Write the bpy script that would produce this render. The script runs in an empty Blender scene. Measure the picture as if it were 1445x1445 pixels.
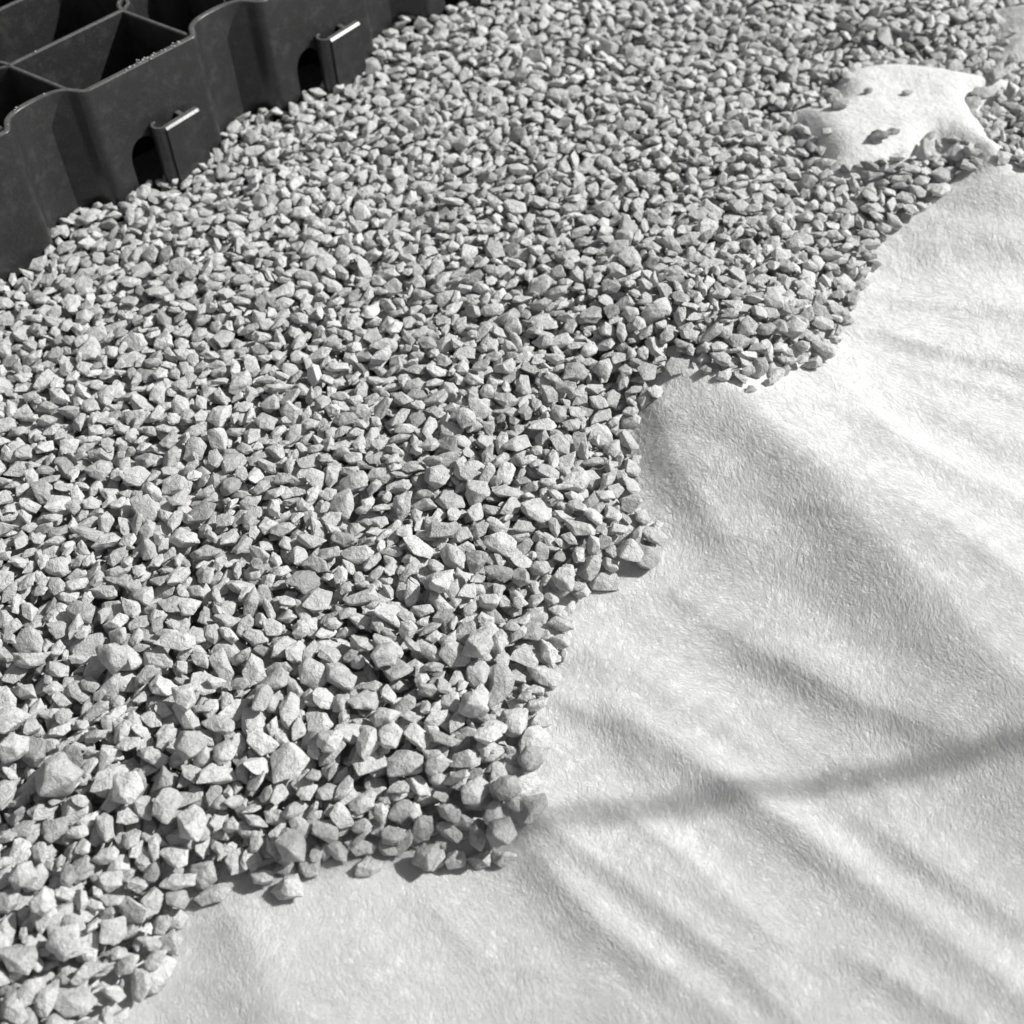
import bpy, bmesh, math, random
import numpy as np
rng = np.random.default_rng(11); random.seed(11)
scene = bpy.context.scene
col = scene.collection

# ------------------------------------------------------------------ camera
F = 2097.0; PX = 1445.0; HALF = PX/2
TH = math.radians(48); D = 0.45; H = D*math.sin(TH); PH = math.atan(178/1888)
fw = np.array([0, math.cos(TH), -math.sin(TH)])
r0 = np.array([1., 0, 0]); u0 = np.array([0, math.sin(TH), math.cos(TH)])
RR = math.cos(PH)*r0 - math.sin(PH)*u0
UU = math.sin(PH)*r0 + math.cos(PH)*u0
CAM = np.array([0, 0, H])

def G(px, py, z=0.0):
    """point on the level z seen at a photograph pixel"""
    d = fw*F + RR*(px-HALF) - UU*(py-HALF)
    return CAM + d*((z-H)/d[2])

def proj(p):
    v = np.asarray(p) - CAM; k = v @ fw
    return HALF + F*(v@RR)/k, HALF - F*(v@UU)/k, k

cam = bpy.data.cameras.new('camera'); camo = bpy.data.objects.new('camera', cam); col.objects.link(camo)
from mathutils import Matrix, Vector
m = Matrix(((RR[0], UU[0], -fw[0], CAM[0]), (RR[1], UU[1], -fw[1], CAM[1]), (RR[2], UU[2], -fw[2], CAM[2]), (0, 0, 0, 1)))
camo.matrix_world = m
cam.sensor_fit = 'HORIZONTAL'; cam.sensor_width = 36; cam.lens = 36*F/PX
cam.clip_start = 0.01; cam.clip_end = 500
cam.dof.use_dof = True; cam.dof.focus_distance = 0.43; cam.dof.aperture_fstop = 18.0
scene.camera = camo

# ------------------------------------------------------------------ light
SUN_AZ, SUN_EL = math.radians(4), math.radians(41)
sun = bpy.data.lights.new('sun', 'SUN'); sun.energy = 4.4; sun.angle = math.radians(0.53); sun.color = (1, 0.995, 0.985)
suno = bpy.data.objects.new('sun', sun); col.objects.link(suno)
sd = Vector((math.cos(SUN_EL)*math.cos(SUN_AZ), math.cos(SUN_EL)*math.sin(SUN_AZ), math.sin(SUN_EL)))
suno.rotation_euler = sd.to_track_quat('Z', 'Y').to_euler(); suno.location = sd*3
w = bpy.data.worlds.new('World'); scene.world = w; w.use_nodes = True
nt = w.node_tree; bg = nt.nodes['Background']
sky = nt.nodes.new('ShaderNodeTexSky'); sky.sky_type = 'NISHITA'; sky.sun_disc = False
sky.sun_elevation = SUN_EL; sky.sun_rotation = math.pi/2 - SUN_AZ
bw = nt.nodes.new('ShaderNodeRGBToBW')            # a black and white photograph: the sky lights without colour
nt.links.new(sky.outputs[0], bw.inputs[0]); nt.links.new(bw.outputs[0], bg.inputs[0]); bg.inputs[1].default_value = 0.085
scene.cycles.diffuse_bounces = 3; scene.cycles.max_bounces = 6
vs = scene.view_settings; vs.view_transform = 'Standard'; vs.look = 'None'; vs.exposure = 0.19; vs.gamma = 1

# ------------------------------------------------------------------ helpers
def link(name, me, mat=None, parent=None):
    o = bpy.data.objects.new(name, me); col.objects.link(o)
    if mat: me.materials.append(mat)
    if parent: o.parent = parent
    return o

def tag(o, label=None, cat=None, group=None, kind=None):
    if label: o['label'] = label
    if cat: o['category'] = cat
    if group: o['group'] = group
    if kind: o['kind'] = kind
    return o

def np_mesh(name, V, Fc, smooth=True):
    """mesh from numpy vertices and an (n, k) face array"""
    V = np.ascontiguousarray(V, np.float32); Fc = np.ascontiguousarray(Fc, np.int32)
    n, k = Fc.shape
    me = bpy.data.meshes.new(name)
    me.vertices.add(len(V)); me.vertices.foreach_set('co', V.ravel())
    me.loops.add(n*k); me.loops.foreach_set('vertex_index', Fc.ravel())
    me.polygons.add(n); me.polygons.foreach_set('loop_start', np.arange(0, n*k, k, dtype=np.int32))
    me.update(calc_edges=True)
    me.polygons.foreach_set('use_smooth', np.full(n, smooth, bool))
    return me

class N:
    """small node helper"""
    def __init__(s, name):
        s.m = bpy.data.materials.new(name); s.m.use_nodes = True
        s.t = s.m.node_tree; s.b = s.t.nodes['Principled BSDF']
    def n(s, typ, **kw):
        x = s.t.nodes.new(typ)
        for k, v in kw.items(): setattr(x, k, v)
        return x
    def l(s, a, b): s.t.links.new(a, b)
    def noise(s, vec, scale, detail=4, rough=.6, dist=0):
        x = s.n('ShaderNodeTexNoise'); x.inputs['Scale'].default_value = scale; x.inputs['Detail'].default_value = detail
        x.inputs['Roughness'].default_value = rough; x.inputs['Distortion'].default_value = dist
        if vec is not None: s.l(vec, x.inputs['Vector'])
        return x.outputs['Fac']
    def math(s, op, a, b=None, c=None):
        x = s.n('ShaderNodeMath', operation=op)
        for i, v in enumerate((a, b, c)):
            if v is None: continue
            if isinstance(v, (int, float)): x.inputs[i].default_value = v
            else: s.l(v, x.inputs[i])
        return x.outputs[0]
    def rng(s, v, a, b, c, d):
        x = s.n('ShaderNodeMapRange'); s.l(v, x.inputs[0])
        for i, q in enumerate((a, b, c, d)): x.inputs[i+1].default_value = q
        return x.outputs[0]
    def bump(s, h, strength, distance, prev=None):
        x = s.n('ShaderNodeBump'); x.inputs['Strength'].default_value = strength; x.inputs['Distance'].default_value = distance
        s.l(h, x.inputs['Height'])
        if prev is not None: s.l(prev, x.inputs['Normal'])
        return x.outputs[0]

# ------------------------------------------------------------------ materials
def stone_mat(name, tone_from_object):
    k = N(name); pos = k.n('ShaderNodeNewGeometry').outputs['Position']
    if tone_from_object: tone = k.n('ShaderNodeObjectInfo').outputs['Color']
    else:
        a = k.n('ShaderNodeAttribute'); a.attribute_name = 'tone'; tone = a.outputs['Fac']
    mott = k.rng(k.noise(pos, 420, 5, .65), .3, .7, .80, 1.14)
    speck = k.rng(k.noise(pos, 2600, 3, .6), .32, .44, .60, 1.0)
    v = k.math('MULTIPLY', mott, speck)
    mx = k.n('ShaderNodeVectorMath', operation='SCALE'); k.l(tone, mx.inputs[0]); k.l(v, mx.inputs['Scale'])
    k.l(mx.outputs[0], k.b.inputs['Base Color'])
    k.b.inputs['Roughness'].default_value = .82; k.b.inputs['Specular IOR Level'].default_value = .3
    b1 = k.bump(k.noise(pos, 700, 4, .6, .4), .9, .0012)
    b2 = k.bump(k.noise(pos, 2800, 4, .7), .7, .0003, b1)
    k.l(b2, k.b.inputs['Normal'])
    return k.m
M_gravel = stone_mat('crushed_stone', False)
M_stone = stone_mat('crushed_stone_single', True)

def fabric_mat():
    k = N('white_needled_felt'); pos = k.n('ShaderNodeNewGeometry').outputs['Position']
    hs = []
    # matted fibres: three families of fine streaks with wandering direction
    warp = k.n('ShaderNodeTexNoise'); warp.inputs['Scale'].default_value = 45; k.l(pos, warp.inputs['Vector'])
    wv = k.n('ShaderNodeVectorMath', operation='SCALE'); k.l(warp.outputs['Color'], wv.inputs[0]); wv.inputs['Scale'].default_value = .012
    wp = k.n('ShaderNodeVectorMath', operation='ADD'); k.l(pos, wp.inputs[0]); k.l(wv.outputs[0], wp.inputs[1])
    for ang, sc in ((100, 1.0), (62, 1.1), (140, .9)):
        mp = k.n('ShaderNodeMapping'); k.l(wp.outputs[0], mp.inputs['Vector'])
        mp.inputs['Rotation'].default_value = (0, 0, math.radians(-ang)); 
        mp.vector_type = 'TEXTURE'
        mp.inputs['Rotation'].default_value = (0, 0, math.radians(ang)); mp.inputs['Scale'].default_value = (5, 1, 1)
        hs.append(k.noise(mp.outputs[0], 1700*sc, 4, .6, .25))
    h = k.math('ADD', k.math('ADD', hs[0], hs[1]), hs[2])
    h = k.math('MULTIPLY', h, 1/3)
    fluff = k.noise(pos, 260, 4, .6)
    c = k.rng(h, .36, .64, .61, .85)
    c = k.math('MULTIPLY', c, k.rng(fluff, .3, .7, .93, 1.05))
    mx = k.n('ShaderNodeCombineColor'); [k.l(c, mx.inputs[i]) for i in range(3)]
    k.l(mx.outputs[0], k.b.inputs['Base Color'])
    k.b.inputs['Roughness'].default_value = .95; k.b.inputs['Specular IOR Level'].default_value = .1
    k.b.inputs['Sheen Weight'].default_value = .15
    b = k.bump(h, .3, .0005); b = k.bump(fluff, .5, .0016, b)
    k.l(b, k.b.inputs['Normal'])
    return k.m
M_fabric = fabric_mat()

def fibre_mat():
    k = N('white_polyester_fibre'); k.b.inputs['Base Color'].default_value = (.86, .86, .86, 1)
    k.b.inputs['Roughness'].default_value = .9; k.b.inputs['Specular IOR Level'].default_value = .15
    tr = k.n('ShaderNodeBsdfTranslucent'); tr.inputs['Color'].default_value = (.88, .88, .88, 1)   # thin fibres let light through
    mx = k.n('ShaderNodeMixShader'); mx.inputs[0].default_value = .38; k.l(k.b.outputs[0], mx.inputs[1]); k.l(tr.outputs[0], mx.inputs[2])
    k.l(mx.outputs[0], k.t.nodes['Material Output'].inputs['Surface'])
    return k.m
M_fibre = fibre_mat()

def plastic_mat():
    k = N('black_recycled_plastic'); pos = k.n('ShaderNodeNewGeometry').outputs['Position']
    dust = k.rng(k.noise(pos, 190, 6, .7), .50, .78, 0, 1)
    fine = k.rng(k.noise(pos, 1500, 3, .7), .55, .8, 0, 1)
    d = k.math('ADD', k.math('MULTIPLY', dust, .032), k.math('MULTIPLY', fine, .045))
    up = k.n('ShaderNodeSeparateXYZ'); k.l(k.n('ShaderNodeNewGeometry').outputs['Normal'], up.inputs[0])
    settled = k.math('MULTIPLY', k.rng(up.outputs['Z'], .75, .95, 0, 1), k.rng(k.noise(pos, 500, 4, .7), .3, .6, .3, 1))   # dust settles on upward faces
    d = k.math('ADD', d, k.math('MULTIPLY', settled, .07))
    c = k.math('ADD', d, .025)
    k.l(k.rng(settled, 0, 1, .34, .75), k.b.inputs['Roughness'])
    mx = k.n('ShaderNodeCombineColor'); [k.l(c, mx.inputs[i]) for i in range(3)]
    k.l(mx.outputs[0], k.b.inputs['Base Color'])
    k.b.inputs['Specular IOR Level'].default_value = .5
    b = k.bump(k.noise(pos, 900, 4, .6), .15, .0003)
    k.l(b, k.b.inputs['Normal'])
    return k.m
M_plastic = plastic_mat()

k = N('pale_dust_grit'); k.b.inputs['Base Color'].default_value = (.45, .45, .45, 1); k.b.inputs['Roughness'].default_value = .9
M_grit = k.m
k = N('compacted_soil'); pos = k.n('ShaderNodeNewGeometry').outputs['Position']
c = k.rng(k.noise(pos, 60, 6, .7), .3, .7, .10, .22)
mx = k.n('ShaderNodeCombineColor'); [k.l(c, mx.inputs[i]) for i in range(3)]
k.l(mx.outputs[0], k.b.inputs['Base Color']); k.b.inputs['Roughness'].default_value = .95
M_soil = k.m
k = N('grey_bamboo'); pos = k.n('ShaderNodeNewGeometry').outputs['Position']
c = k.rng(k.noise(pos, 150, 4, .6), .3, .7, .28, .42)
mx = k.n('ShaderNodeCombineColor'); [k.l(c, mx.inputs[i]) for i in range(3)]
k.l(mx.outputs[0], k.b.inputs['Base Color']); k.b.inputs['Roughness'].default_value = .5
M_cane = k.m

# ------------------------------------------------------------------ outlines traced on the ground
edge_px = [(170,1445),(181,1409),(208,1404),(236,1372),(248,1338),(252,1290),(286,1262),(301,1239),(332,1228),(362,1236),
 (392,1240),(426,1232),(482,1218),(500,1214),(525,1212),(554,1205),(600,1204),(641,1200),(666,1206),(700,1206),(726,1186),(753,1149),
 (737,1107),(766,1078),(768,1029),(766,975),(790,958),(799,921),(807,884),(814,845),(839,834),(900,808),(930,796),(930,763),(916,732),(906,697),
 (894,642),(896,594),(922,573),(945,535),(975,525),(1001,536),(1032,547),(1053,558),(1100,550),(1118,532),(1178,507),(1186,487),
 (1197,450),(1210,437),(1205,413),(1234,391),(1226,366),(1240,348),(1256,336),(1294,322),(1296,302),(1320,290),(1336,265),(1352,246),
 (1386,240),(1392,224),(1408,224),(1443,249)]
isl_px = [(1157,262),(1172,243),(1166,216),(1151,185),(1123,163),(1104,150),(1148,151),(1197,148),(1177,123),(1187,105),(1215,94),
 (1265,92),(1320,98),(1382,109),(1445,112),(1445,122),(1395,127),(1366,134),(1362,153),(1380,165),(1388,180),(1392,200),(1412,226),(1390,228),
 (1378,206),(1326,199),(1318,186),(1296,203),(1283,219),(1259,216),(1240,232),(1213,240),(1194,234),(1182,253)]
isl = np.array([G(x, y, .012)[:2] for x, y in isl_px])
cor_px = [(1403,-10),(1412,31),(1402,48),(1415,66),(1447,72),(1600,70),(1600,-40)]
cor = np.array([G(x, y, .012)[:2] for x, y in cor_px])

def inside(poly, X, Y):
    r = np.zeros(X.shape, bool); n = len(poly)
    for i in range(n):
        x1, y1 = poly[i]; x2, y2 = poly[(i+1) % n]
        if y1 == y2: continue
        c = (y1 > Y) != (y2 > Y)
        r ^= c & (X < (x2-x1)*(Y-y1)/(y2-y1)+x1)
    return r

def dist_poly(poly, X, Y, closed=True):
    d = np.full(X.shape, 9.0); n = len(poly)
    for i in range(n if closed else n-1):
        a = np.asarray(poly[i]); b = np.asarray(poly[(i+1) % n]); ab = b-a; L = ab@ab + 1e-12
        t = np.clip(((X-a[0])*ab[0]+(Y-a[1])*ab[1])/L, 0, 1)
        d = np.minimum(d, np.hypot(X-a[0]-t*ab[0], Y-a[1]-t*ab[1]))
    return d

# paver frame: rim level, wall direction u, strut direction b
ZT = .062
n1 = G(115, 130, ZT)[:2]; n2 = G(275, 48, ZT)[:2]
uang = math.radians(40.3); u = np.array([math.cos(uang), math.sin(uang)]); nout = np.array([u[1], -u[0]])
LS = float((n2-n1)@u); LA = .0285; MOD = LS+LA
n1 = (n1+n2)/2 - u*LS/2
bvec = G(12, 86, ZT)[:2]-G(115, 128, ZT)[:2]

def wall_depth(s):
    """recess of the outer wall behind its straight line, s along u from n1"""
    q = np.mod(s, MOD); t = (q-LS)/LA
    return np.where(q < LS, 0, .0092*np.sqrt(np.clip(1-np.abs(2*t-1)**2.6, 0, 1)))
def wall_signed(X, Y):
    s = (X-n1[0])*u[0]+(Y-n1[1])*u[1]; e = (X-n1[0])*nout[0]+(Y-n1[1])*nout[1]
    return e + wall_depth(s)                       # >0 in front of the wall

MAIN_REST = [np.array(p) for p in ((.27,.49),(.36,.50),(.36,1.0),(-.46,1.0),(-.46,.06),(-.18,.06))]

# ------------------------------------------------------------------ fabric height
folds = [  # crest pixels, heights (mm) from start to end, width lower-left, width upper-right (mm)
 ([(950,500),(985,548),(1060,618),(1170,705),(1300,840),(1445,985),(1560,1100)], (11,16,18,16,14,12,10), 22, 42),
 ([(930,600),(950,660),(1000,720),(1060,790)], (4,6,5,2), 9, 16),
 ([(1010,870),(1060,905),(1120,938),(1220,992),(1330,1035),(1400,1060)], (1,3,4.5,4.5,3,1), 5.5, 15),
 ([(770,985),(850,985),(930,1043),(1030,1104),(1150,1185),(1260,1268),(1400,1370),(1500,1445)], (3,3,4.5,5,5,4,4,3), 7, 8),
 ([(745,1142),(810,1190),(885,1240),(960,1297),(1050,1362),(1130,1440),(1200,1500)], (6,6.5,6,5,4.5,4,4), 6, 16),
 ([(745,1185),(790,1242),(850,1302),(920,1352),(990,1402),(1060,1460)], (3,4.5,4.5,4,3,3), 6, 7),
 ([(300,1250),(345,1310),(380,1380),(410,1460),(430,1520)], (4,6,6,5,4), 12, 40),
 ([(1190,462),(1260,470),(1330,491),(1445,514),(1560,530)], (2,3,4,3.5,3), 5, 12),
 ([(1300,522),(1380,542),(1445,550),(1560,560)], (1,3,2,2), 4.5, 9),
 ([(1230,412),(1330,424),(1445,430),(1560,440)], (1,2.4,2.4,2), 5, 8),
 ([(1330,350),(1400,348),(1460,345),(1560,350)], (2,3,3,3), 6, 9),
 ([(1180,560),(1260,640),(1340,680),(1445,716),(1560,760)], (2,4,4,4,3), 8, 9),
 ([(1290,760),(1380,800),(1470,860),(1560,900)], (2,4,4,3), 9, 12),
 ([(1180,1120),(1260,1180),(1380,1255),(1500,1330)], (1.5,2.5,2.5,2), 5, 7),
 ([(1180,1330),(1250,1370),(1330,1420),(1420,1480)], (1,3,3,2), 5, 8),
 ([(1200,560),(1330,585),(1460,640)], (1,2,2), 9, 12),
 ([(840,1120),(900,1160),(980,1220),(1100,1330)], (1,2,2,1), 5, 6),
 ([(800,900),(900,950),(1000,1010),(1100,1060)], (2,3,2.5,1), 9, 9),
]
xs = np.concatenate([np.linspace(-2.2, -.5, 18)[:-1], np.linspace(-.5, -.25, 60)[:-1], np.arange(-.25, .30, .00105), np.linspace(.3, .55, 60)[1:], np.linspace(.55, 2.4, 20)[1:]])
ys = np.concatenate([np.linspace(-1.6, -.05, 18)[:-1], np.linspace(-.05, .10, 40)[:-1], np.arange(.10, .70, .00105), np.linspace(.70, 1.05, 70)[1:], np.linspace(1.05, 2.6, 18)[1:]])

_ph = rng.uniform(0, 6.28, 40); _an = rng.normal(math.radians(-38), .33, 40); _wl = rng.uniform(.010, .06, 40)
HUMP = {}
def hump_sample(poly, X, Y, q=.002, x0=.0, y0=.33, n=320):
    """rounded mound over an outline: the outline blurred a few times"""
    if 'h' not in HUMP:
        a, b = np.meshgrid(x0+np.arange(n)*q, y0+np.arange(n)*q, indexing='ij')
        M = np.clip(np.where(inside(poly, a, b), 1, -1)*dist_poly(poly, a, b)/.010+.75, 0, 1)
        for _ in range(2):
            for ax in (0, 1):
                M = sum(np.roll(M, k, ax) for k in range(-2, 3))/5
        HUMP['h'] = M
    M = HUMP['h']; fx = np.clip((X-x0)/q, 0, n-2.001); fy = np.clip((Y-y0)/q, 0, n-2.001)
    i, j = fx.astype(int), fy.astype(int); fx, fy = fx-i, fy-j
    return M[i,j]*(1-fx)*(1-fy)+M[i+1,j]*fx*(1-fy)+M[i,j+1]*(1-fx)*fy+M[i+1,j+1]*fx*fy

CREASES = []
while len(CREASES) < 210:
    q_ = rng.uniform((250, 150), (1500, 1500))
    if q_[0] < 480 and q_[1] < 1220 or q_[0] + q_[1]*.55 < 1050: continue
    p_ = G(q_[0], q_[1])
    CREASES.append((p_[0], p_[1], rng.normal(math.radians(-36), .22), rng.uniform(.010, .038), rng.uniform(.0020, .0042), rng.uniform(.0001, .00045)))

def fabric_z(X, Y):
    h = np.zeros(X.shape)
    for pts, A, wl, wr in folds:
        P = np.array([G(x, y, .004)[:2] for x, y in pts]); best = np.full(X.shape, 9.); hh = np.zeros(X.shape)
        near = (X > P[:,0].min()-.12) & (X < P[:,0].max()+.12) & (Y > P[:,1].min()-.12) & (Y < P[:,1].max()+.12)
        xn, yn = X[near], Y[near]; bd = np.full(xn.shape, 9.); hb = np.zeros(xn.shape)
        for i in range(len(P)-1):
            a, b = P[i], P[i+1]; ab = b-a; L = ab@ab
            t0 = ((xn-a[0])*ab[0]+(yn-a[1])*ab[1])/L; t = np.clip(t0, 0, 1)
            dx, dy = xn-a[0]-t*ab[0], yn-a[1]-t*ab[1]; d = np.hypot(dx, dy)
            sn = (ab[0]*dy-ab[1]*dx)/(math.sqrt(L)*d+1e-9)      # -1 lower left .. 1 upper right, turning smoothly round the ends
            wd = (wl + (wr-wl)*(.5+.5*sn))*(.001 if wl > 20 else .00096)
            v = (A[i]*(1-t)+A[i+1]*t)*(.00095 if wl > 20 else .00080)*np.exp(-np.clip(d/wd, 0, 6)**1.7)
            up = d < bd; bd[up] = d[up]; hb[up] = v[up]
        h[near] += hb
    # short pinched creases
    for cx, cy, ca, cl, cw, ch in CREASES:
        nr_ = (np.abs(X-cx) < .05) & (np.abs(Y-cy) < .05)
        if not nr_.any(): continue
        dx, dy = X[nr_]-cx, Y[nr_]-cy
        t = (dx*math.cos(ca)+dy*math.sin(ca))/cl; n_ = -dx*math.sin(ca)+dy*math.cos(ca) - .12*cl*t*t
        h[nr_] += ch*np.exp(-t*t*2.2)*np.exp(-np.abs(n_/np.where(n_ < 0, cw, cw*2.2))**1.6)
    # irregular small drape
    wsum = np.zeros(X.shape)
    for p, a, l in zip(_ph, _an, _wl):
        nx, ny = -math.sin(a), math.cos(a)
        wsum += l*.011*np.sin((X*nx+Y*ny)*6.283/l + p + 1.5*np.sin((X*ny-Y*nx)*6.283/(l*4)+p*2))
    h += wsum*.16
    far = np.clip((np.hypot(X, Y-.4)-.5)/.3, 0, 1); h *= 1-far*.8
    # raised hump at the upper right
    sel = (X > .03) & (X < .55) & (Y > .36) & (Y < .95)
    if sel.any():
        h[sel] += .0165*hump_sample(isl, X[sel], Y[sel])
        d = dist_poly(cor, X[sel], Y[sel]); ins = inside(cor, X[sel], Y[sel]); sg = np.where(ins, d, -d)
        t = np.clip((sg+.012)/.03, 0, 1); h[sel] += .013*t*t*(3-2*t)
        c = G(1450, 268, .01)[:2]
        h[sel] += .015*np.exp(-(((X[sel]-c[0])/.040)**2+((Y[sel]-c[1])/.022)**2))
    # flat under the paver
    g = wall_signed(X, Y); h *= np.clip((g+.004)/.02, 0, 1)
    return h

def on_fabric(px, py, up=.0):
    z = .003
    for _ in range(8):
        p = G(px, py, z); z = .5*z + .5*(float(fabric_z(np.array([p[0]]), np.array([p[1]]))[0]) + up)
    return G(px, py, z)
edge = [on_fabric(x, y)[:2] for x, y in edge_px]
main = edge + MAIN_REST

X, Y = np.meshgrid(xs, ys, indexing='ij')
Z = fabric_z(X, Y)
nx_, ny_ = X.shape
idx = np.arange(nx_*ny_).reshape(nx_, ny_)
Fq = np.stack([idx[:-1,:-1], idx[1:,:-1], idx[1:,1:], idx[:-1,1:]], -1).reshape(-1, 4)
fabric = link('geotextile_sheet', np_mesh('geotextile_sheet', np.stack([X, Y, Z], -1).reshape(-1, 3), Fq), M_fabric)
tag(fabric, 'white fuzzy geotextile felt sheet with soft folds lying under the gravel', 'fabric sheet')

# the fuzz of the felt: fine loose fibres lying in locally combed directions
def fuzz(n=230000):
    P = np.zeros((0, 2)); ck = rng.normal(size=(10, 2))*1500; cp = rng.uniform(0, 6.28, 10)
    while len(P) < n:
        q = rng.uniform((120, 20), (1500, 1500), (120000, 2))
        d = fw*F + RR*(q[:, :1]-HALF) - UU*(q[:, 1:]-HALF); pts = CAM + d*((.004-H)/d[:, 2:3])
        wgt = rng.random(len(pts)) < ((.24/pts[:, 1])**1.2)
        cl = np.sin(pts[:, :2]@ck.T + cp).sum(1)/2.2          # thicker and thinner patches
        ok = wgt & (rng.random(len(pts)) < np.clip(.75 + .22*cl, .3, 1)) & (~inside(main, pts[:, 0], pts[:, 1]) | inside(isl, pts[:, 0], pts[:, 1]))
        P = np.concatenate([P, pts[ok][:, :2]])
    P = P[:n]; S = 6; ts = np.linspace(0, 1, S)
    kv = rng.normal(size=(10, 2))*160; pv = rng.uniform(0, 6.28, 10)
    a = math.radians(112) + .42*np.sin(P@kv.T+pv).sum(1)/2.2 + rng.normal(0, .55, n)
    L = rng.uniform(.002, .006, n); cv = rng.normal(0, 140, n)
    pts = np.zeros((n, S, 2)); pts[:, 0] = P
    for i in range(1, S):
        ang = a + cv*L*ts[i]; pts[:, i] = pts[:, i-1] + (L/(S-1))[:, None]*np.stack([np.cos(ang), np.sin(ang)], -1)
    z = np.concatenate([fabric_z(c[..., 0].ravel(), c[..., 1].ravel()) for c in np.array_split(pts, 12)]).reshape(n, S)
    z += rng.uniform(.00002, .00034, n)[:, None]*np.sin(ts*math.pi)[None]
    cu = bpy.data.hair_curves.new('fuzz'); cu.add_curves([S]*n)
    cu.position_data.foreach_set('vector', np.concatenate([pts, z[..., None]], -1).astype(np.float32).ravel())
    at = cu.attributes.get('radius') or cu.attributes.new('radius', 'FLOAT', 'POINT')
    at.data.foreach_set('value', np.repeat(rng.uniform(.000011, .000032, n), S).astype(np.float32))
    return cu
fz = link('fuzz', fuzz(), M_fibre, fabric); fz['kind'] = 'stuff'

# ground below
me = bpy.data.meshes.new('ground'); s = 60
me.from_pydata([(-s,-s,-.012),(s,-s,-.012),(s,s,-.012),(-s,s,-.012)], [], [(0,1,2,3)])
tag(link('ground', me, M_soil), kind='structure')

# ------------------------------------------------------------------ stones
def ico(level):
    bm = bmesh.new(); bmesh.ops.create_icosphere(bm, subdivisions=level, radius=1)
    V = np.array([v.co[:] for v in bm.verts]); Fc = np.array([[v.index for v in f.verts] for f in bm.faces]); bm.free()
    return V, Fc
ICO = {2: ico(2)}
NPROTO = 48
def fracture(pts_seed, fine):
    """a broken chip: convex hull of a few points, flat facets, slightly worn edges, rough faces"""
    g = np.random.default_rng(pts_seed); n = int(g.integers(9, 17))
    P = g.normal(size=(n, 3)); P /= np.linalg.norm(P, axis=1, keepdims=True)
    for _ in range(12):
        df = P[:, None]-P[None]; dd = (df**2).sum(-1)+np.eye(n)
        P = P + .05*(df/dd[..., None]**1.5).sum(1); P /= np.linalg.norm(P, axis=1, keepdims=True)
    P *= g.uniform(.66, 1.18, (n, 1))
    P[:, 0] *= 1 + .25*P[:, 1]*g.normal()         # wedge
    bm = bmesh.new()
    for p in P: bm.verts.new(p)
    res = bmesh.ops.convex_hull(bm, input=bm.verts[:])
    bmesh.ops.delete(bm, geom=[v for v in bm.verts if not v.link_faces], context='VERTS')
    bmesh.ops.dissolve_limit(bm, angle_limit=math.radians(20), verts=bm.verts[:], edges=bm.edges[:])
    bmesh.ops.bevel(bm, geom=bm.edges[:], offset=float(g.uniform(.03, .09)), offset_type='OFFSET', segments=2 if fine else 1, profile=.5, affect='EDGES', clamp_overlap=True)
    bmesh.ops.triangulate(bm, faces=bm.faces[:])
    if fine:
        long = [e for e in bm.edges if e.calc_length() > .30]
        bmesh.ops.subdivide_edges(bm, edges=long, cuts=1); bmesh.ops.triangulate(bm, faces=[f for f in bm.faces if len(f.verts) > 3])
        long = [e for e in bm.edges if e.calc_length() > .34]
        bmesh.ops.subdivide_edges(bm, edges=long, cuts=1); bmesh.ops.triangulate(bm, faces=[f for f in bm.faces if len(f.verts) > 3])
    V = np.array([v.co[:] for v in bm.verts]); Fc = np.array([[v.index for v in f.verts] for f in bm.faces] if not bm.verts.index_update() else 0)
    bm.free()
    k1 = g.normal(size=(6, 3))*4; p1 = g.uniform(0, 6.28, 6); k2 = g.normal(size=(6, 3))*9; p2 = g.uniform(0, 6.28, 6)
    V = V*(1 + .034*np.sin(V@k1.T+p1).sum(1)/1.5 + .015*np.sin(V@k2.T+p2).sum(1)/1.5)[:, None]
    V -= (V.max(0)+V.min(0))/2; V /= np.abs(V).max(0)
    return V, Fc
NPROTO = 64
SH = {2: [fracture(500+i, False) for i in range(NPROTO)], 3: [fracture(500+i, True) for i in range(NPROTO)]}
print('chip verts', np.mean([len(v) for v, f in SH[2]]), np.mean([len(v) for v, f in SH[3]]))

RES = .0006; GX0, GY0 = -.46, .07; GNX, GNY = int((.36-GX0)/RES), int((.98-GY0)/RES)
gx = GX0 + (np.arange(GNX)+.5)*RES; gy = GY0 + (np.arange(GNY)+.5)*RES
GXX, GYY = np.meshgrid(gx, gy, indexing='ij')
FZ = np.zeros((GNX, GNY))
for i in range(0, GNX, 200): FZ[i:i+200] = fabric_z(GXX[i:i+200], GYY[i:i+200])
ragged = np.zeros(GXX.shape)
for _ in range(14):
    kx, ky, kp = rng.normal(0, 420), rng.normal(0, 420), rng.uniform(0, 6.28); ragged += np.sin(GXX*kx+GYY*ky+kp)/3.7
d_isl = dist_poly(isl, GXX, GYY)
bare = inside(isl, GXX, GYY) & ((d_isl > .0045) | (ragged < .6))
mask = inside(main, GXX, GYY) & ~bare & ~inside(cor, GXX, GYY) & (wall_signed(GXX, GYY) > .0012)
de = np.minimum(np.minimum(dist_poly(edge, GXX, GYY, False), d_isl), dist_poly(cor, GXX, GYY))
pl = G(10, 395, .01); pt = G(600, 25, .012)
lift = -.005*np.exp(-((GXX-pl[0])**2+(GYY-pl[1])**2)/.028**2) + .005*np.exp(-((GXX-pt[0])**2+(GYY-pt[1])**2)/.06**2)
lift = lift + .003*np.exp(-np.clip(wall_signed(GXX, GYY), 0, 1)/.014)
target = np.where(mask, FZ*.7 + np.minimum(.0125+lift, .0028+.42*de), -1)
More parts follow.
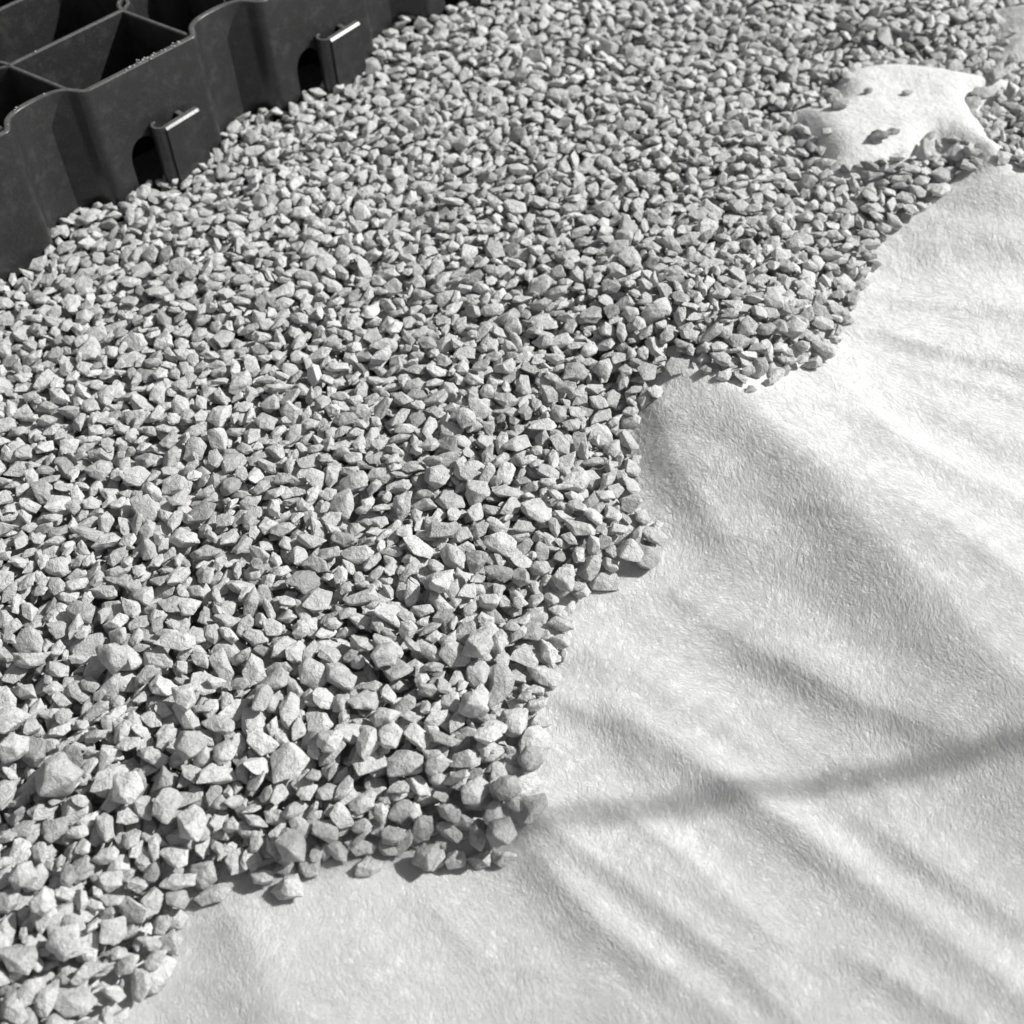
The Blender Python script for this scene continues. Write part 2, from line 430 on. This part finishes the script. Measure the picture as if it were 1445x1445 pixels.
hm = FZ.copy(); top = np.full((GNX, GNY), -1, np.int32)
WS = wall_signed(GXX, GYY)
hm = np.where(WS < .0006, ZT, hm)           # stones cannot enter the paver
stones = []   # (pos, R(3x3), scales, proto, tone, info)

def rot(yaw, pitch, roll):
    cy, sy = math.cos(yaw), math.sin(yaw); cp, sp = math.cos(pitch), math.sin(pitch); cr, sr = math.cos(roll), math.sin(roll)
    return np.array([[cy,-sy,0],[sy,cy,0],[0,0,1]])@np.array([[cp,0,sp],[0,1,0],[-sp,0,cp]])@np.array([[1,0,0],[0,cr,-sr],[0,sr,cr]])

def profile(R, s):
    A = R*s; Mx = A@A.T*.94; B = Mx[:2, :2]; c = Mx[2, :2]; Bi = np.linalg.inv(B)
    ex, ey = math.sqrt(B[0,0]), math.sqrt(B[1,1]); ix, iy = int(ex/RES)+1, int(ey/RES)+1
    dx = np.arange(-ix, ix+1)*RES; dy = np.arange(-iy, iy+1)*RES
    DX, DY = np.meshgrid(dx, dy, indexing='ij')
    q = Bi[0,0]*DX*DX + 2*Bi[0,1]*DX*DY + Bi[1,1]*DY*DY
    ok = q < 1; mid = (c@Bi)[0]*DX + (c@Bi)[1]*DY
    hgt = np.sqrt(np.clip(1-q, 0, 1)*max(Mx[2,2]-c@Bi@c, 1e-9))
    return ix, iy, ok, mid-hgt, mid+hgt

def rest(x, y, pr):
    ix, iy, ok, lo, hi = pr; i, j = int((x-GX0)/RES), int((y-GY0)/RES)
    if i-ix < 0 or j-iy < 0 or i+ix+1 > GNX or j+iy+1 > GNY: return None
    return float((hm[i-ix:i+ix+1, j-iy:j+iy+1]-lo)[ok].max())

def commit(x, y, z, pr, R, s, tone, info=None):
    ix, iy, ok, lo, hi = pr; i, j = int((x-GX0)/RES), int((y-GY0)/RES)
    sl = (slice(i-ix, i+ix+1), slice(j-iy, j+iy+1)); cur = hm[sl]; nz = z+hi
    up = ok & (nz > cur); cur[up] = nz[up]; top[sl][up] = len(stones)
    stones.append((np.array([x, y, z]), R, s, int(rng.integers(NPROTO)), tone, info))

def rtone():
    t = rng.normal(.575, .055)
    if rng.random() < .10: t -= rng.uniform(.08, .22)
    if rng.random() < .08: t += .07
    return float(np.clip(t, .25, .72))

# hand placed: pixel centre, width, height, image angle of long axis (deg), tone, label
edge_stones = [
 (405,1254,50,36,8,.48,'pale blocky stone lying furthest out on the felt below the gravel edge'),
 (372,1244,34,22,0,.42,'small grey stone touching the left side of the pale outlying block on the felt'),
 (520,1222,40,26,5,.42,'oval speckled grey stone on the felt beneath the shadow-toned stones of the lower gravel edge'),
 (612,1214,36,30,0,.45,'rounded pale stone half pushed into the felt, middle of the lower gravel edge'),
 (676,1208,32,38,90,.40,'grey upright stone at the lower gravel tip, left of a narrower one like it'),
 (711,1210,24,34,90,.40,'narrow grey stone at the lower right tip of the gravel'),
 (222,1376,68,40,60,.50,'long pale tilted slab at the edge of the felt in the lower left'),
 (245,1296,38,36,80,.48,'pale square stone against the felt just above the lower left slab'),
 (245,1334,34,34,20,.42,'grey stone on the felt edge between a pale square stone and the long slab'),
 (300,1262,52,26,15,.42,'flat speckled stone jutting towards the felt at the lower left bay'),
 (286,1238,40,46,70,.38,'grey egg shaped stone at the inner corner of the lower left felt bay'),
 (329,1196,26,34,80,.50,'bright upright block at the top of the lower left felt bay'),
 (400,1222,36,24,0,.48,'pale oval stone resting behind the outlying block of the lower edge'),
 (438,1222,34,34,30,.42,'pale wedge stone on the lower gravel edge right of the oval stone'),
 (370,1212,24,44,85,.42,'teardrop shaped stone on the lower gravel edge'),
 (912,788,44,38,70,.33,'dark sided angular stone at the outer corner of the gravel beside the big fold'),
 (889,796,34,36,80,.46,'round pale pebble next to the dark sided stone at the gravel corner'),
 (853,822,44,24,10,.45,'flat pale stone on the felt below the middle gravel corner'),
 (768,950,52,26,10,.33,'long grey flat stone overhanging the felt at the right gravel edge'),
]
isle_stones = [
 (1239,190,20,32,95,.30,'dark upright stone standing alone in the middle of the bare felt hump'),
 (1262,180,18,12,0,.55,'tiny pale stone right of the upright one on the felt hump'),
 (1225,125,14,10,0,.30,'tiny dark stone near the top of the bare felt hump'),
 (1281,127,16,9,10,.38,'small grey chip at the top right of the bare felt hump'),
 (1186,146,26,15,5,.36,'grey stone on the left rim of the bare felt hump'),
 (1166,184,20,12,30,.40,'small chip on the left slope of the bare felt hump'),
 (1312,190,26,12,35,.32,'thin dark sliver on the lower rim of the felt hump'),
 (1342,196,28,13,-5,.32,'flat dark stone right of the sliver below the felt hump'),
 (1366,200,24,11,-8,.34,'flat dark stone at the right end of the row below the felt hump'),
 (1384,141,34,22,0,.38,'large rounded stone on the right rim of the felt hump'),
 (1193,236,16,14,90,.30,'small dark stone on the lower left rim of the felt hump'),
 (1209,239,9,15,90,.30,'narrow dark chip on the lower left rim of the felt hump'),
 (1416,60,22,14,20,.34,'dark stone on the felt in the top right corner'),
 (1430,42,18,10,10,.42,'small stone on the felt in the top right corner'),
]
big_stones = [
 (188,1130,54,46,20,.54,'bright smooth rounded stone among rough ones near the lower left'),
 (90,1111,72,62,20,.42,'largest rough rounded stone near the lower left'),
 (272,1160,58,46,60,.50,'bright leaning slab with a deep shadow on its left'),
 (237,1144,56,40,55,.42,'grey slab just left of the bright leaning slab'),
 (268,1000,48,32,-60,.54,'bright lozenge stone over a dark gap'),
 (275,1070,54,46,70,.37,'dull rough stone below the bright lozenge stone'),
 (94,1332,58,50,70,.50,'pale broad stone at the lower left, well above the frame bottom'),
 (72,1288,46,38,45,.50,'pale tilted stone above the broad one at the lower left'),
 (41,1250,46,42,10,.47,'pale six sided stone by the lower left frame edge'),
 (252,922,66,30,12,.50,'long bright flat stone left of centre'),
 (50,938,62,32,10,.42,'long grey stone near the left frame edge'),
 (170,945,52,42,-50,.44,'triangular grey stone left of the long bright flat one'),
 (689,1043,46,34,10,.55,'brightest flat topped stone near the right gravel edge'),
 (668,1002,48,40,10,.48,'pale broad stone just above the brightest flat topped one'),
 (749,1062,48,42,60,.36,'rough grey stone on the right gravel edge above the thin shadow'),
 (715,1112,46,40,10,.35,'rough grey stone in the thin shadow at the right gravel edge'),
 (707,1165,54,46,70,.30,'dark rough stone at the tip of the gravel'),  # shadow along the front edge put into this tone and the next two
 (595,1187,50,38,75,.34,'dark egg shaped stone on the lower gravel edge'),
 (636,1183,38,34,40,.34,'dark stone between the egg shaped one and the tip of the gravel'),
 (554,1053,50,34,75,.54,'bright upright stone with a narrow top in the lower gravel'),
 (522,1062,56,34,70,.50,'bright wedge stone left of the narrow topped one'),
 (678,920,54,40,60,.44,'large grey stone beside the right gravel edge'),
 (628,758,58,30,5,.37,'long dull stone in the middle of the gravel'),
 (624,839,42,38,0,.52,'bright blunt stone below the long dull one'),
 (797,812,46,36,-60,.46,'pale stone near the middle gravel corner'),
 (659,604,38,30,80,.46,'pale pointed stone above the middle of the gravel'),
 (659,677,46,30,-15,.42,'grey broad stone right of the middle of the gravel'),
 (22,1030,52,60,80,.48,'large pale stone touching the left frame edge'),
 (30,1070,44,40,10,.50,'pale stone below the large one at the left frame edge'),
 (375,1000,62,30,75,.38,'long dark upright stone in the lower gravel'),
 (620,1085,34,44,80,.50,'pale stone left of the rough grey edge stones'),
 (545,940,42,40,20,.42,'square grey stone in the lower middle of the gravel'),
 (470,1060,44,36,10,.52,'bright rounded stone in the lower middle of the gravel'),
 (410,1190,54,46,80,.37,'big dull rounded stone just inside the lower gravel edge'),
]
def px_stone(x, y, wpx, hpx, ang, tone, label, z, sc=1.0):
    p = G(x, y, z) if z else on_fabric(x, y, .002); z = p[2]
    k = proj(p)[2]; a, b = wpx/2*k/F*sc, hpx/2*k/F*1.08*sc
    e = 4; t = math.radians(ang); q = G(x+e*math.cos(t), y-e*math.sin(t), z)
    yaw = math.atan2(q[1]-p[1], q[0]-p[0])
    R = rot(yaw, rng.normal(0, .12), rng.normal(0, .12)); s = np.array([a, b, min(a, b)*rng.uniform(.7, .95)])
    pr = profile(R, s); z0 = rest(p[0], p[1], pr)
    if z0 is None: return
    commit(p[0], p[1], z0-.0004, pr, R, s, tone*1.25, label)
for q in edge_stones: px_stone(*q, z=0)
for q in isle_stones: px_stone(*q, z=0)

inframe_cache = {}
def scatter(n, zt_extra, cand, sizemul=1.0):
    """drop stones one by one where the bed is still too low; each settles into the lowest of a few spots"""
    ii, jj = np.nonzero(mask & (hm < target + zt_extra))
    if len(ii) == 0: return 0
    cnt = 0
    pick = rng.integers(0, len(ii), n)
    for t in pick:
        i, j = ii[t], jj[t]
        if hm[i, j] >= target[i, j]+zt_extra: continue
        x, y = gx[i], gy[j]
        px, py, kd = proj((x, y, .01)); out = not (-120 < px < 1560 and -150 < py < 1560)
        a = float(np.clip(  .0038*sizemul*math.exp(rng.normal(0, .24)), .0019, .0053))
        a *= float(np.interp(py, [0, 500, 1000], [.80, .88, 1.0]))
        if out: a *= 1.6
        s = np.array([a, a*rng.uniform(.44, .88), a*rng.uniform(.28, .54)])
        best = None
        for c in range(3 if out else cand):
            R = rot(rng.uniform(0, 6.28), rng.normal(0, .36), rng.normal(0, .36))
            pr = profile(R, s)
            xx, yy = (x, y) if c == 0 else (x+rng.normal(0, .003), y+rng.normal(0, .003))
            ci, cj = int((xx-GX0)/RES), int((yy-GY0)/RES)
            if not (0 <= ci < GNX and 0 <= cj < GNY) or not mask[ci, cj]: continue
            z0 = rest(xx, yy, pr)
            if z0 is None: continue
            if best is None or z0 < best[0]: best = (z0, xx, yy, pr, R)
        if best is None: continue
        z0, xx, yy, pr, R = best
        ti, tj = int((xx-GX0)/RES), int((yy-GY0)/RES)
        if z0 > target[ti, tj] + zt_extra + .0034: continue
        commit(xx, yy, z0-.0003, pr, R, s, rtone()); cnt += 1
    return cnt
for rnd in range(3): scatter(14000, -.0035, 4, 1.0)
for rnd in range(3): scatter(14000, 0.0, 7, 1.0)
for q in big_stones: px_stone(*q, z=.014, sc=.9)
scatter(1500, -.0032, 8, .66)

# which stones show, and how large in the photograph
vis = np.bincount(top[top >= 0], minlength=len(stones))
size_px = np.zeros(len(stones)); keep = np.zeros(len(stones), bool); lev = np.zeros(len(stones), int)
for i, (p, R, s, pi, tn, inf) in enumerate(stones):
    px, py, kd = proj(p); area = vis[i]*RES*RES*(F/kd)**2*abs(fw[2])
    infr = 0 < px < PX and 0 < py < PX
    size_px[i] = area if infr else 0
    a, b = int((p[0]-GX0)/RES), int((p[1]-GY0)/RES)
    depth = hm[a, b]-p[2]
    keep[i] = vis[i] > 0 or depth < .009
    wide = -60 < px < 1505 and -80 < py < 1520
    lev[i] = 3 if (wide and depth < .006) else 2
named = [i for i in range(len(stones)) if stones[i][5] and size_px[i] > 45]
print('named', len(named), 'hidden', [q[5] for i, q in enumerate(stones) if q[5] and i not in named])
order = [i for i in np.argsort(-size_px) if i not in set(named)]
single = set(named) | set(int(i) for i in order[:300-len(named)])
print('stones', len(stones), 'kept', keep.sum(), 'single', len(single), 'smallest single px', size_px[order[300-len(named)]])

# all other gravel: one mass
Vs, Fs, Ts, off = [], [], [], 0
for i, (p, R, s, pi, tn, inf) in enumerate(stones):
    if i in single or not keep[i]: continue
    V = SH[lev[i]][pi][0]*s@R.T + p
    Vs.append(V); Fs.append(SH[lev[i]][pi][1]+off); off += len(V); Ts.append(np.full(len(V), tn))
me = np_mesh('gravel', np.concatenate(Vs), np.concatenate(Fs), True)
at = me.attributes.new('tone', 'FLOAT', 'POINT'); at.data.foreach_set('value', np.concatenate(Ts).astype(np.float32))
gravel = link('gravel', me, M_gravel)
tag(gravel, 'spread of small pale grey crushed stone chips between the black grid and the felt', 'gravel', kind='stuff')
print('gravel verts', off)

# the stones that show largest: one object each
pm = {}
def tone_word(t): return 'dull dark grey' if t < .48 else 'mid grey' if t < .54 else 'light grey' if t < .595 else 'very pale'
def shape_word(s):
    r = sorted(s)[::-1]
    return 'elongated' if r[1]/r[0] < .72 else 'flat' if r[2]/r[0] < .52 else 'chunky'
def zone(x, y):
    if y > 1180: v = 'at the gravel bottom end'
    elif y > 1000: v = 'in the lower gravel'
    elif y > 800: v = 'below the gravel middle'
    elif y > 550: v = 'in the gravel middle'
    else: v = 'in the upper gravel'
    hh = 'by the left frame edge' if x < 150 else 'left of centre' if x < 400 else 'at centre' if x < 620 else 'towards the felt edge'
    return v + ', ' + hh
for i in sorted(single):
    p, R, s, pi, tn, inf = stones[i]
    if pi not in pm:
        pm[pi] = np_mesh('gravel_stone', SH[3][pi][0], SH[3][pi][1], True); pm[pi].materials.append(M_stone)
    o = bpy.data.objects.new('gravel_stone', pm[pi]); col.objects.link(o)
    A = R*s
    o.matrix_world = Matrix([list(A[0])+[p[0]], list(A[1])+[p[1]], list(A[2])+[p[2]], [0, 0, 0, 1]])
    o.color = (tn, tn, tn, 1)
    px, py, kd = proj(p)
    lab = inf or f'{tone_word(tn)} {shape_word(s)} stone chip {zone(px, py)}'
    tag(o, lab, 'stone', 'larger stones of the gravel spread')

# ------------------------------------------------------------------ black plastic grid paver
paver = bpy.data.objects.new('plastic_grid_paver', None); col.objects.link(paver)
base0 = n1 + u*LS/2
paver.location = (base0[0], base0[1], 0)
tag(paver, 'black plastic honeycomb grid paver standing on the felt beside the gravel', 'grid paver')
def W2(s, e=0.0, row=0):
    """paver coordinates (along wall, out of wall) to paver local x, y"""
    p = n1 + u*s + nout*e + bvec*row - base0
    return np.array([p[0], p[1]])

def ribbon(bm, pts, z0, z1, th, closed=False, bev=.0007):
    """upright strip of wall along 2D points, with a rounded rim"""
    pts = np.array(pts); n = len(pts)
    tg = np.gradient(pts, axis=0); tg /= np.linalg.norm(tg, axis=1, keepdims=True)+1e-12
    nr = np.stack([tg[:, 1], -tg[:, 0]], -1); hlf = th/2
    z0s = z0 if hasattr(z0, '__len__') else [z0]*n
    prof = [(hlf, None), (hlf, z1-bev)] + [(hlf-bev+bev*math.cos(a), z1-bev+bev*math.sin(a)) for a in (math.pi/6, math.pi/3, math.pi/2)]
    prof = prof + [(-x, z) for x, z in prof[::-1]]
    rows = [[bm.verts.new((*(pts[i]+nr[i]*x), z0s[i] if z is None else z)) for x, z in prof] for i in range(n)]
    for i in range(n-1):
        for q in range(len(prof)):
            r = (q+1) % len(prof)
            bm.faces.new((rows[i][q], rows[i+1][q], rows[i+1][r], rows[i][r]))
    bm.faces.new(rows[0]); bm.faces.new(rows[-1][::-1])

def finish(bm, name, parent, mat=M_plastic, smooth=True, angle=35):
    bmesh.ops.recalc_face_normals(bm, faces=bm.faces)
    me = bpy.data.meshes.new(name); bm.to_mesh(me); bm.free()
    for p in me.polygons: p.use_smooth = smooth
    if smooth: me.set_sharp_from_angle(angle=math.radians(angle))
    return link(name, me, mat, parent)

def arc_pts(s0, row=0, n=22, flip=1):
    out = []
    for t in (1-np.cos(np.linspace(0, math.pi, n)))/2:
        out.append(W2(s0+LS+LA*t, -flip*float(.0092*math.sqrt(max(0, 1-abs(2*t-1)**2.6))), row))
    return out
TW = .0024
M0, M1 = -3, 4
# outer wall: straight panels with an arched drain opening, and curved recesses between them
ss = np.arange(M0*MOD, M1*MOD, .0006)
dep = wall_depth(ss); ker = np.hanning(9); ker /= ker.sum()
dep = np.convolve(np.pad(dep, 4, mode='edge'), ker, mode='valid')          # soft corners
AX0, AX1, AH = .0100, .0225, .036
add = [m_*MOD+x for m_ in range(M0, M1) for x in (AX0-1e-5, AX0+1e-5, AX1-1e-5, AX1+1e-5)]
sa = np.sort(np.concatenate([ss, add])); da = np.interp(sa, ss, dep)
q_ = np.mod(sa, MOD); cxx, ra = (AX0+AX1)/2, (AX1-AX0)/2
low = np.where((q_ > AX0) & (q_ < AX1), AH-.0085+.0085*np.sqrt(np.clip(1-((q_-cxx)/ra)**2, 0, 1)), 0)   # arched drain openings
bm = bmesh.new(); ribbon(bm, [W2(s_, -d_) for s_, d_ in zip(sa, da)], list(low), ZT, TW)
finish(bm, 'outer_wall', paver, angle=50)
# inner cell walls
bm = bmesh.new()
for row in range(1, 6):
    for mi in range(M0, M1):
        s0 = mi*MOD
        ribbon(bm, [W2(s0+LS*t, 0, row) for t in np.linspace(0, 1, 5)], 0, ZT-.0008, .0019)
        ribbon(bm, arc_pts(s0, row), 0, ZT-.0008, .0019)
for row in range(0, 5):
    for mi in range(M0, M1):
        for st in (mi*MOD, mi*MOD+LS):
            q = []
            side = -1 if st == mi*MOD else 1
            for t in np.linspace(.035 if row == 0 else 0, 1, 14):
                bow = 0 if row % 2 == 0 else side*.009*math.sqrt(max(0, 1-abs(2*t-1)**2.2))
                q.append(W2(st+bow, 0, row+t))
            ribbon(bm, q, 0, ZT-.0012, .0019)
finish(bm, 'cell_walls', paver)
bm = bmesh.new()  # dark floor added under the grid to keep its cells black inside
c4 = [W2(M0*MOD, -.012, 0), W2(M1*MOD, -.012, 0), W2(M1*MOD, 0, 5), W2(M0*MOD, 0, 5)]
va = [bm.verts.new((*c, .0010)) for c in c4]; vb = [bm.verts.new((*c, .0034)) for c in c4]
bm.faces.new(va); bm.faces.new(vb[::-1])
for q in range(4): bm.faces.new((va[q], va[(q+1) % 4], vb[(q+1) % 4], vb[q]))
finish(bm, 'added_dark_floor', paver, smooth=False)
# connector tabs: a plate held off the wall with a rolled hook at its left end
for mi in range(M0, M1):
    if mi == -1: continue
    s0 = mi*MOD
    bm = bmesh.new(); off = .0075; zt = .0395
    a0, a1 = s0+.0230, s0+.0382
    # plate with a chamfered outer top edge
    prof = [(off-.0013, 0), (off+.0013, 0), (off+.0013, zt-.0008), (off+.0005, zt), (off-.0013, zt)]
    L = [[bm.verts.new((*W2(s, e-skew), z)) for e, z in prof] for s, skew in ((a0, 0), (a1, .0013))]
    for q in range(5): bm.faces.new((L[0][q], L[0][(q+1) % 5], L[1][(q+1) % 5], L[1][q]))
    bm.faces.new(L[0]); bm.faces.new(L[1][::-1])
    # web that ties the plate to the wall
    for s in (a0+.0095, ):
        for_pts = [W2(s, TW/2+.0002), W2(s, off-.0014)]
        ribbon(bm, for_pts, 0, zt-.0006, .0022, bev=.0004)
    finish(bm, 'connector_tab', paver, angle=20)
    bm = bmesh.new(); q = []
    for a in np.linspace(0, math.pi*.95, 10): q.append(W2(a0-.0002-.0028*math.sin(a), off-.0028*(1-math.cos(a))))
    ribbon(bm, q, 0, zt+.0004, .0014, bev=.0005)
    finish(bm, 'hook', paver)

# grit lying on the rims
grit = []
for kk in range(70):
    row = int(rng.integers(0, 3)); s = rng.uniform(-MOD, 2*MOD)
    if kk < 22: row, s = 0, rng.normal(LS*.52, .004)
    elif kk < 30: row, s = 0, rng.normal(LS*.80, .0015)
    d = float(wall_depth(np.array(s))) if row == 0 else float(wall_depth(np.array(s)))
    p = W2(s, -d + rng.normal(0, .0006), row); grit.append((p[0], p[1], ZT-(.0008 if row else 0), rng.uniform(.00018, .00042)))
V, Fc = ICO[2]; Vs, Fs = [], []
for n_, (x, y, z, r) in enumerate(grit):
    Vs.append(V*r*np.array([1, .8, .7]) + np.array([x, y, z+r*.4])); Fs.append(Fc+n_*len(V))
go = link('dust_grit', np_mesh('dust_grit', np.concatenate(Vs), np.concatenate(Fs)), M_grit, paver); go['kind'] = 'stuff'

# ------------------------------------------------------------------ cane that throws the thin shadow
pa = G(1200, 1086, .006); foot = pa[:2] + np.array([math.cos(SUN_AZ), math.sin(SUN_AZ)])*.74
tip = G(330, 1180, .01); run = np.linalg.norm(foot-tip[:2]); hgt = run*math.tan(SUN_EL)
bm = bmesh.new(); q = 16; prev = None
zs = np.linspace(-.01, hgt, 60)
for z in zs:
    r = .0024*(1-.12*z/hgt) + .0007*math.exp(-((z % .16-.08)/.004)**2)
    ring = [bm.verts.new((r*math.cos(6.2832*a/q), r*math.sin(6.2832*a/q), z)) for a in range(q)]
    if prev:
        for a in range(q): bm.faces.new((prev[a], prev[(a+1) % q], ring[(a+1) % q], ring[a]))
    else: bm.faces.new(ring[::-1])
    prev = ring
bm.faces.new(prev)
cane = finish(bm, 'bamboo_cane', None, M_cane)
cane.location = (foot[0], foot[1], 0)
tag(cane, 'thin upright cane on the felt beyond the right edge, seen by its long soft shadow', 'cane')
